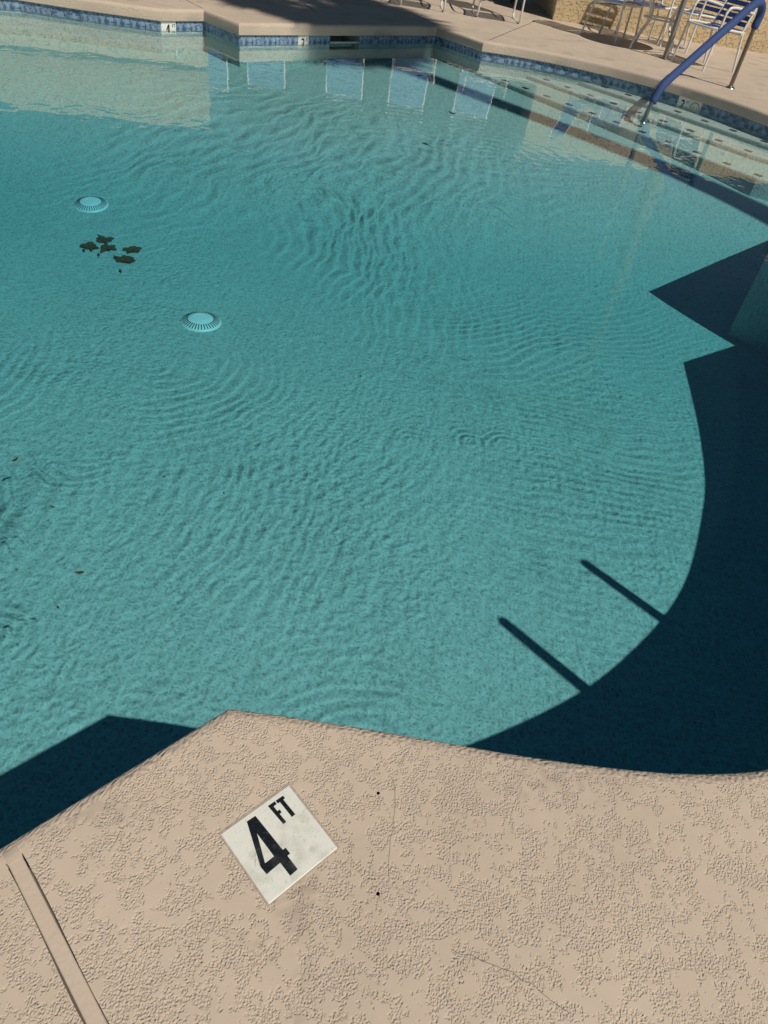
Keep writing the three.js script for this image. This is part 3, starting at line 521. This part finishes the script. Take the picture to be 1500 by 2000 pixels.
// ---------------------------------------------------------------- stucco walls
function slab(name, pts, h, label) {
  const g = new THREE.ExtrudeGeometry(shapeOf(pts), { depth: h, bevelEnabled: true, bevelThickness: 0.012, bevelSize: 0.012, bevelSegments: 3 });
  g.rotateX(-Math.PI / 2); g.translate(0, 0.0, 0);
  const w = new THREE.Group(); w.name = numbered(name); scene.add(w); w.userData = { label, category: 'wall' };
  mesh('stucco', boxUV(toCreasedNormals(g, 0.6)), stuccoMat, w); return w;
}
slab('stucco_wall', [[1.22, -13.12], [7.5, -14.05], [7.5, -14.25], [1.6, -13.4], [1.3, -15.6], [1.02, -15.6]], 1.48, 'tan stucco garden wall behind the patio chairs');
{
  // wall beyond the left part of the pool, seen mirrored in the water
  const dir = [-0.958, 0.287], p = (s, d) => [-3.62 + dir[0] * s - dir[1] * d, -11.5 + dir[1] * s + dir[0] * d];
  const lower = slab('stucco_wall', [p(0, 0), p(6, 0), p(6, 0.25), p(0, 0.25)], 0.74, 'tan stucco low wall past the pool corner, mirrored in the water');
  const g = new THREE.ExtrudeGeometry(shapeOf([p(0, 0), p(6, 0), p(6, 0.25), p(0, 0.25)]), { depth: 0.68, bevelEnabled: true, bevelThickness: 0.012, bevelSize: 0.012, bevelSegments: 2 });
  g.rotateX(-Math.PI / 2); g.translate(0, 0.82, 0); mesh('upper_stucco', boxUV(toCreasedNormals(g, 0.6)), stuccoMat, lower);
  const b = new THREE.ExtrudeGeometry(shapeOf([p(0.1, 0.13), p(5.9, 0.13), p(5.9, 0.24), p(0.1, 0.24)]), { depth: 0.1, bevelEnabled: false });
  b.rotateX(-Math.PI / 2); b.translate(0, 0.735, 0); mesh('recess_band', boxUV(b), stuccoMat, lower);
}

// ---------------------------------------------------------------- plants: palms and a hedge of shrubs beyond the loungers
function leafQuad(out, c, d, up, l, w) {
  const s = V().crossVectors(d, up).normalize(), a = c.clone(), m = c.clone().addScaledVector(d, l * 0.5), e = c.clone().addScaledVector(d, l);
  out.push(a, m.clone().addScaledVector(s, w / 2), m.clone().addScaledVector(s, -w / 2), m.clone().addScaledVector(s, w / 2), e, m.clone().addScaledVector(s, -w / 2));
}
function fromTris(pts) { const g = new THREE.BufferGeometry().setFromPoints(pts); g.computeVertexNormals(); return g; }
const barkMat = mat({ color: lin(0.20, 0.155, 0.11), roughness: 0.95, bumpMap: heightTex(128, 1, (u, v) => 0.012 * Math.abs(Math.sin(v * 30 + 2 * pn(u * 8, v * 8, 8, 101)))), bumpScale: 1 });
const palmLeaf = mat({ color: lin(0.07, 0.105, 0.035), roughness: 0.65 });
function palm(name, label, x, z, h, lx = 0, lz = 0) {
  const t = thing(name, label, 'palm tree', x, 0, z, 0), prof = [];
  for (let i = 0; i <= 40; i++) { const f = i / 40; prof.push(new THREE.Vector2(0.155 + 0.09 * Math.exp(-f * 9) + 0.006 * (i % 2), f * h)); }
  const lean = (g) => { const p = g.attributes.position; for (let i = 0; i < p.count; i++) { const f = Math.max(0, p.getY(i) / h); p.setX(i, p.getX(i) + lx * f); p.setZ(i, p.getZ(i) + lz * f); } return g; };
  mesh('trunk', lean(new THREE.LatheGeometry(prof, 18)), barkMat, t);
  const r = rng(5), leaf = [];
  for (let k = 0; k < 84; k++) {
    const a = k * 2.39996, el = -0.75 + 2.0 * (k / 84), d = V(Math.cos(a) * Math.cos(el), Math.sin(el), Math.sin(a) * Math.cos(el));
    const c = V(0, h, 0), tip = c.clone().addScaledVector(d, 0.75 + 0.2 * r());
    leafQuad(leaf, c, d, V(0.01, 1, 0.02), tip.distanceTo(c) * 1.02, 0.035);
    const sx = V().crossVectors(d, V(0, 1, 0)).normalize(), up = V().crossVectors(sx, d).normalize();
    for (let q = 0; q < 15; q++) { const b = (q / 14 - 0.5) * 2.5, e = d.clone().multiplyScalar(Math.cos(b)).addScaledVector(sx, Math.sin(b)); e.y -= 0.3 + 0.25 * r(); e.normalize(); leafQuad(leaf, tip, e, up, 0.6 + 0.3 * r(), 0.11); }
  }
  mesh('crown', lean(fromTris(leaf)), palmLeaf, t);
  return t;
}
palm('palm_tree', 'tall fan palm beside the pool, casting the long trunk shadow', 6.25, -4.5, 13, -0.44, 0.25);
palm('palm_tree', 'fan palm growing behind the tan stucco wall', 4.1, -15.3, 8.5);
{
  const leafMat = mat({ color: lin(0.045, 0.075, 0.028), roughness: 0.6 });
  const shrub = (x, z, w, h, seed, label) => {
    const t = thing('shrub', label, 'shrub', x, 0, z, 0, 'shrubs beyond the loungers'), r = rng(seed), pts = [];
    for (let k = 0; k < 3600; k++) {
      const a = r() * 6.283, b = Math.acos(2 * r() - 1), rr = Math.pow(r(), 0.35) * (0.8 + 0.35 * pn(a * 2 + seed, b * 3, 4096, 103));
      const c = V(Math.cos(a) * Math.sin(b) * rr * w, h * 0.52 + Math.cos(b) * rr * h * 0.52, Math.sin(a) * Math.sin(b) * rr * w * 0.7), d = V(r() - 0.5, r() - 0.4, r() - 0.5).normalize();
      leafQuad(pts, c, d, V(r() - 0.5, 1, r() - 0.5).normalize(), 0.12 + 0.07 * r(), 0.06);
    }
    mesh('foliage', fromTris(pts), leafMat, t);
    mesh('stem', mergeGeometries([0, 1, 2, 3].map((k) => bar(V(0, 0, 0), V(0.35 * Math.cos(k * 1.7) * w, h * 0.6, 0.3 * Math.sin(k * 1.7)), 0.02, 6))), barkMat, t);
  };
  const row = [[-3.4, -13.4, 2.0, 'rounded dark green shrub at the low wall end of the row'], [-2.4, -13.7, 2.2, 'dark green shrub second in the row from the low wall'], [-1.4, -13.9, 2.3, 'tallest dark green shrub in the middle of the row'], [-0.4, -14.1, 2.1, 'dark green shrub second in the row from the stucco wall corner'], [0.6, -14.3, 1.9, 'rounded dark green shrub nearest the stucco wall corner']];
  row.forEach(([x, z, h, label], i) => shrub(x, z, 0.85, h, i + 1, label));
}
renderer.render(scene, camera);
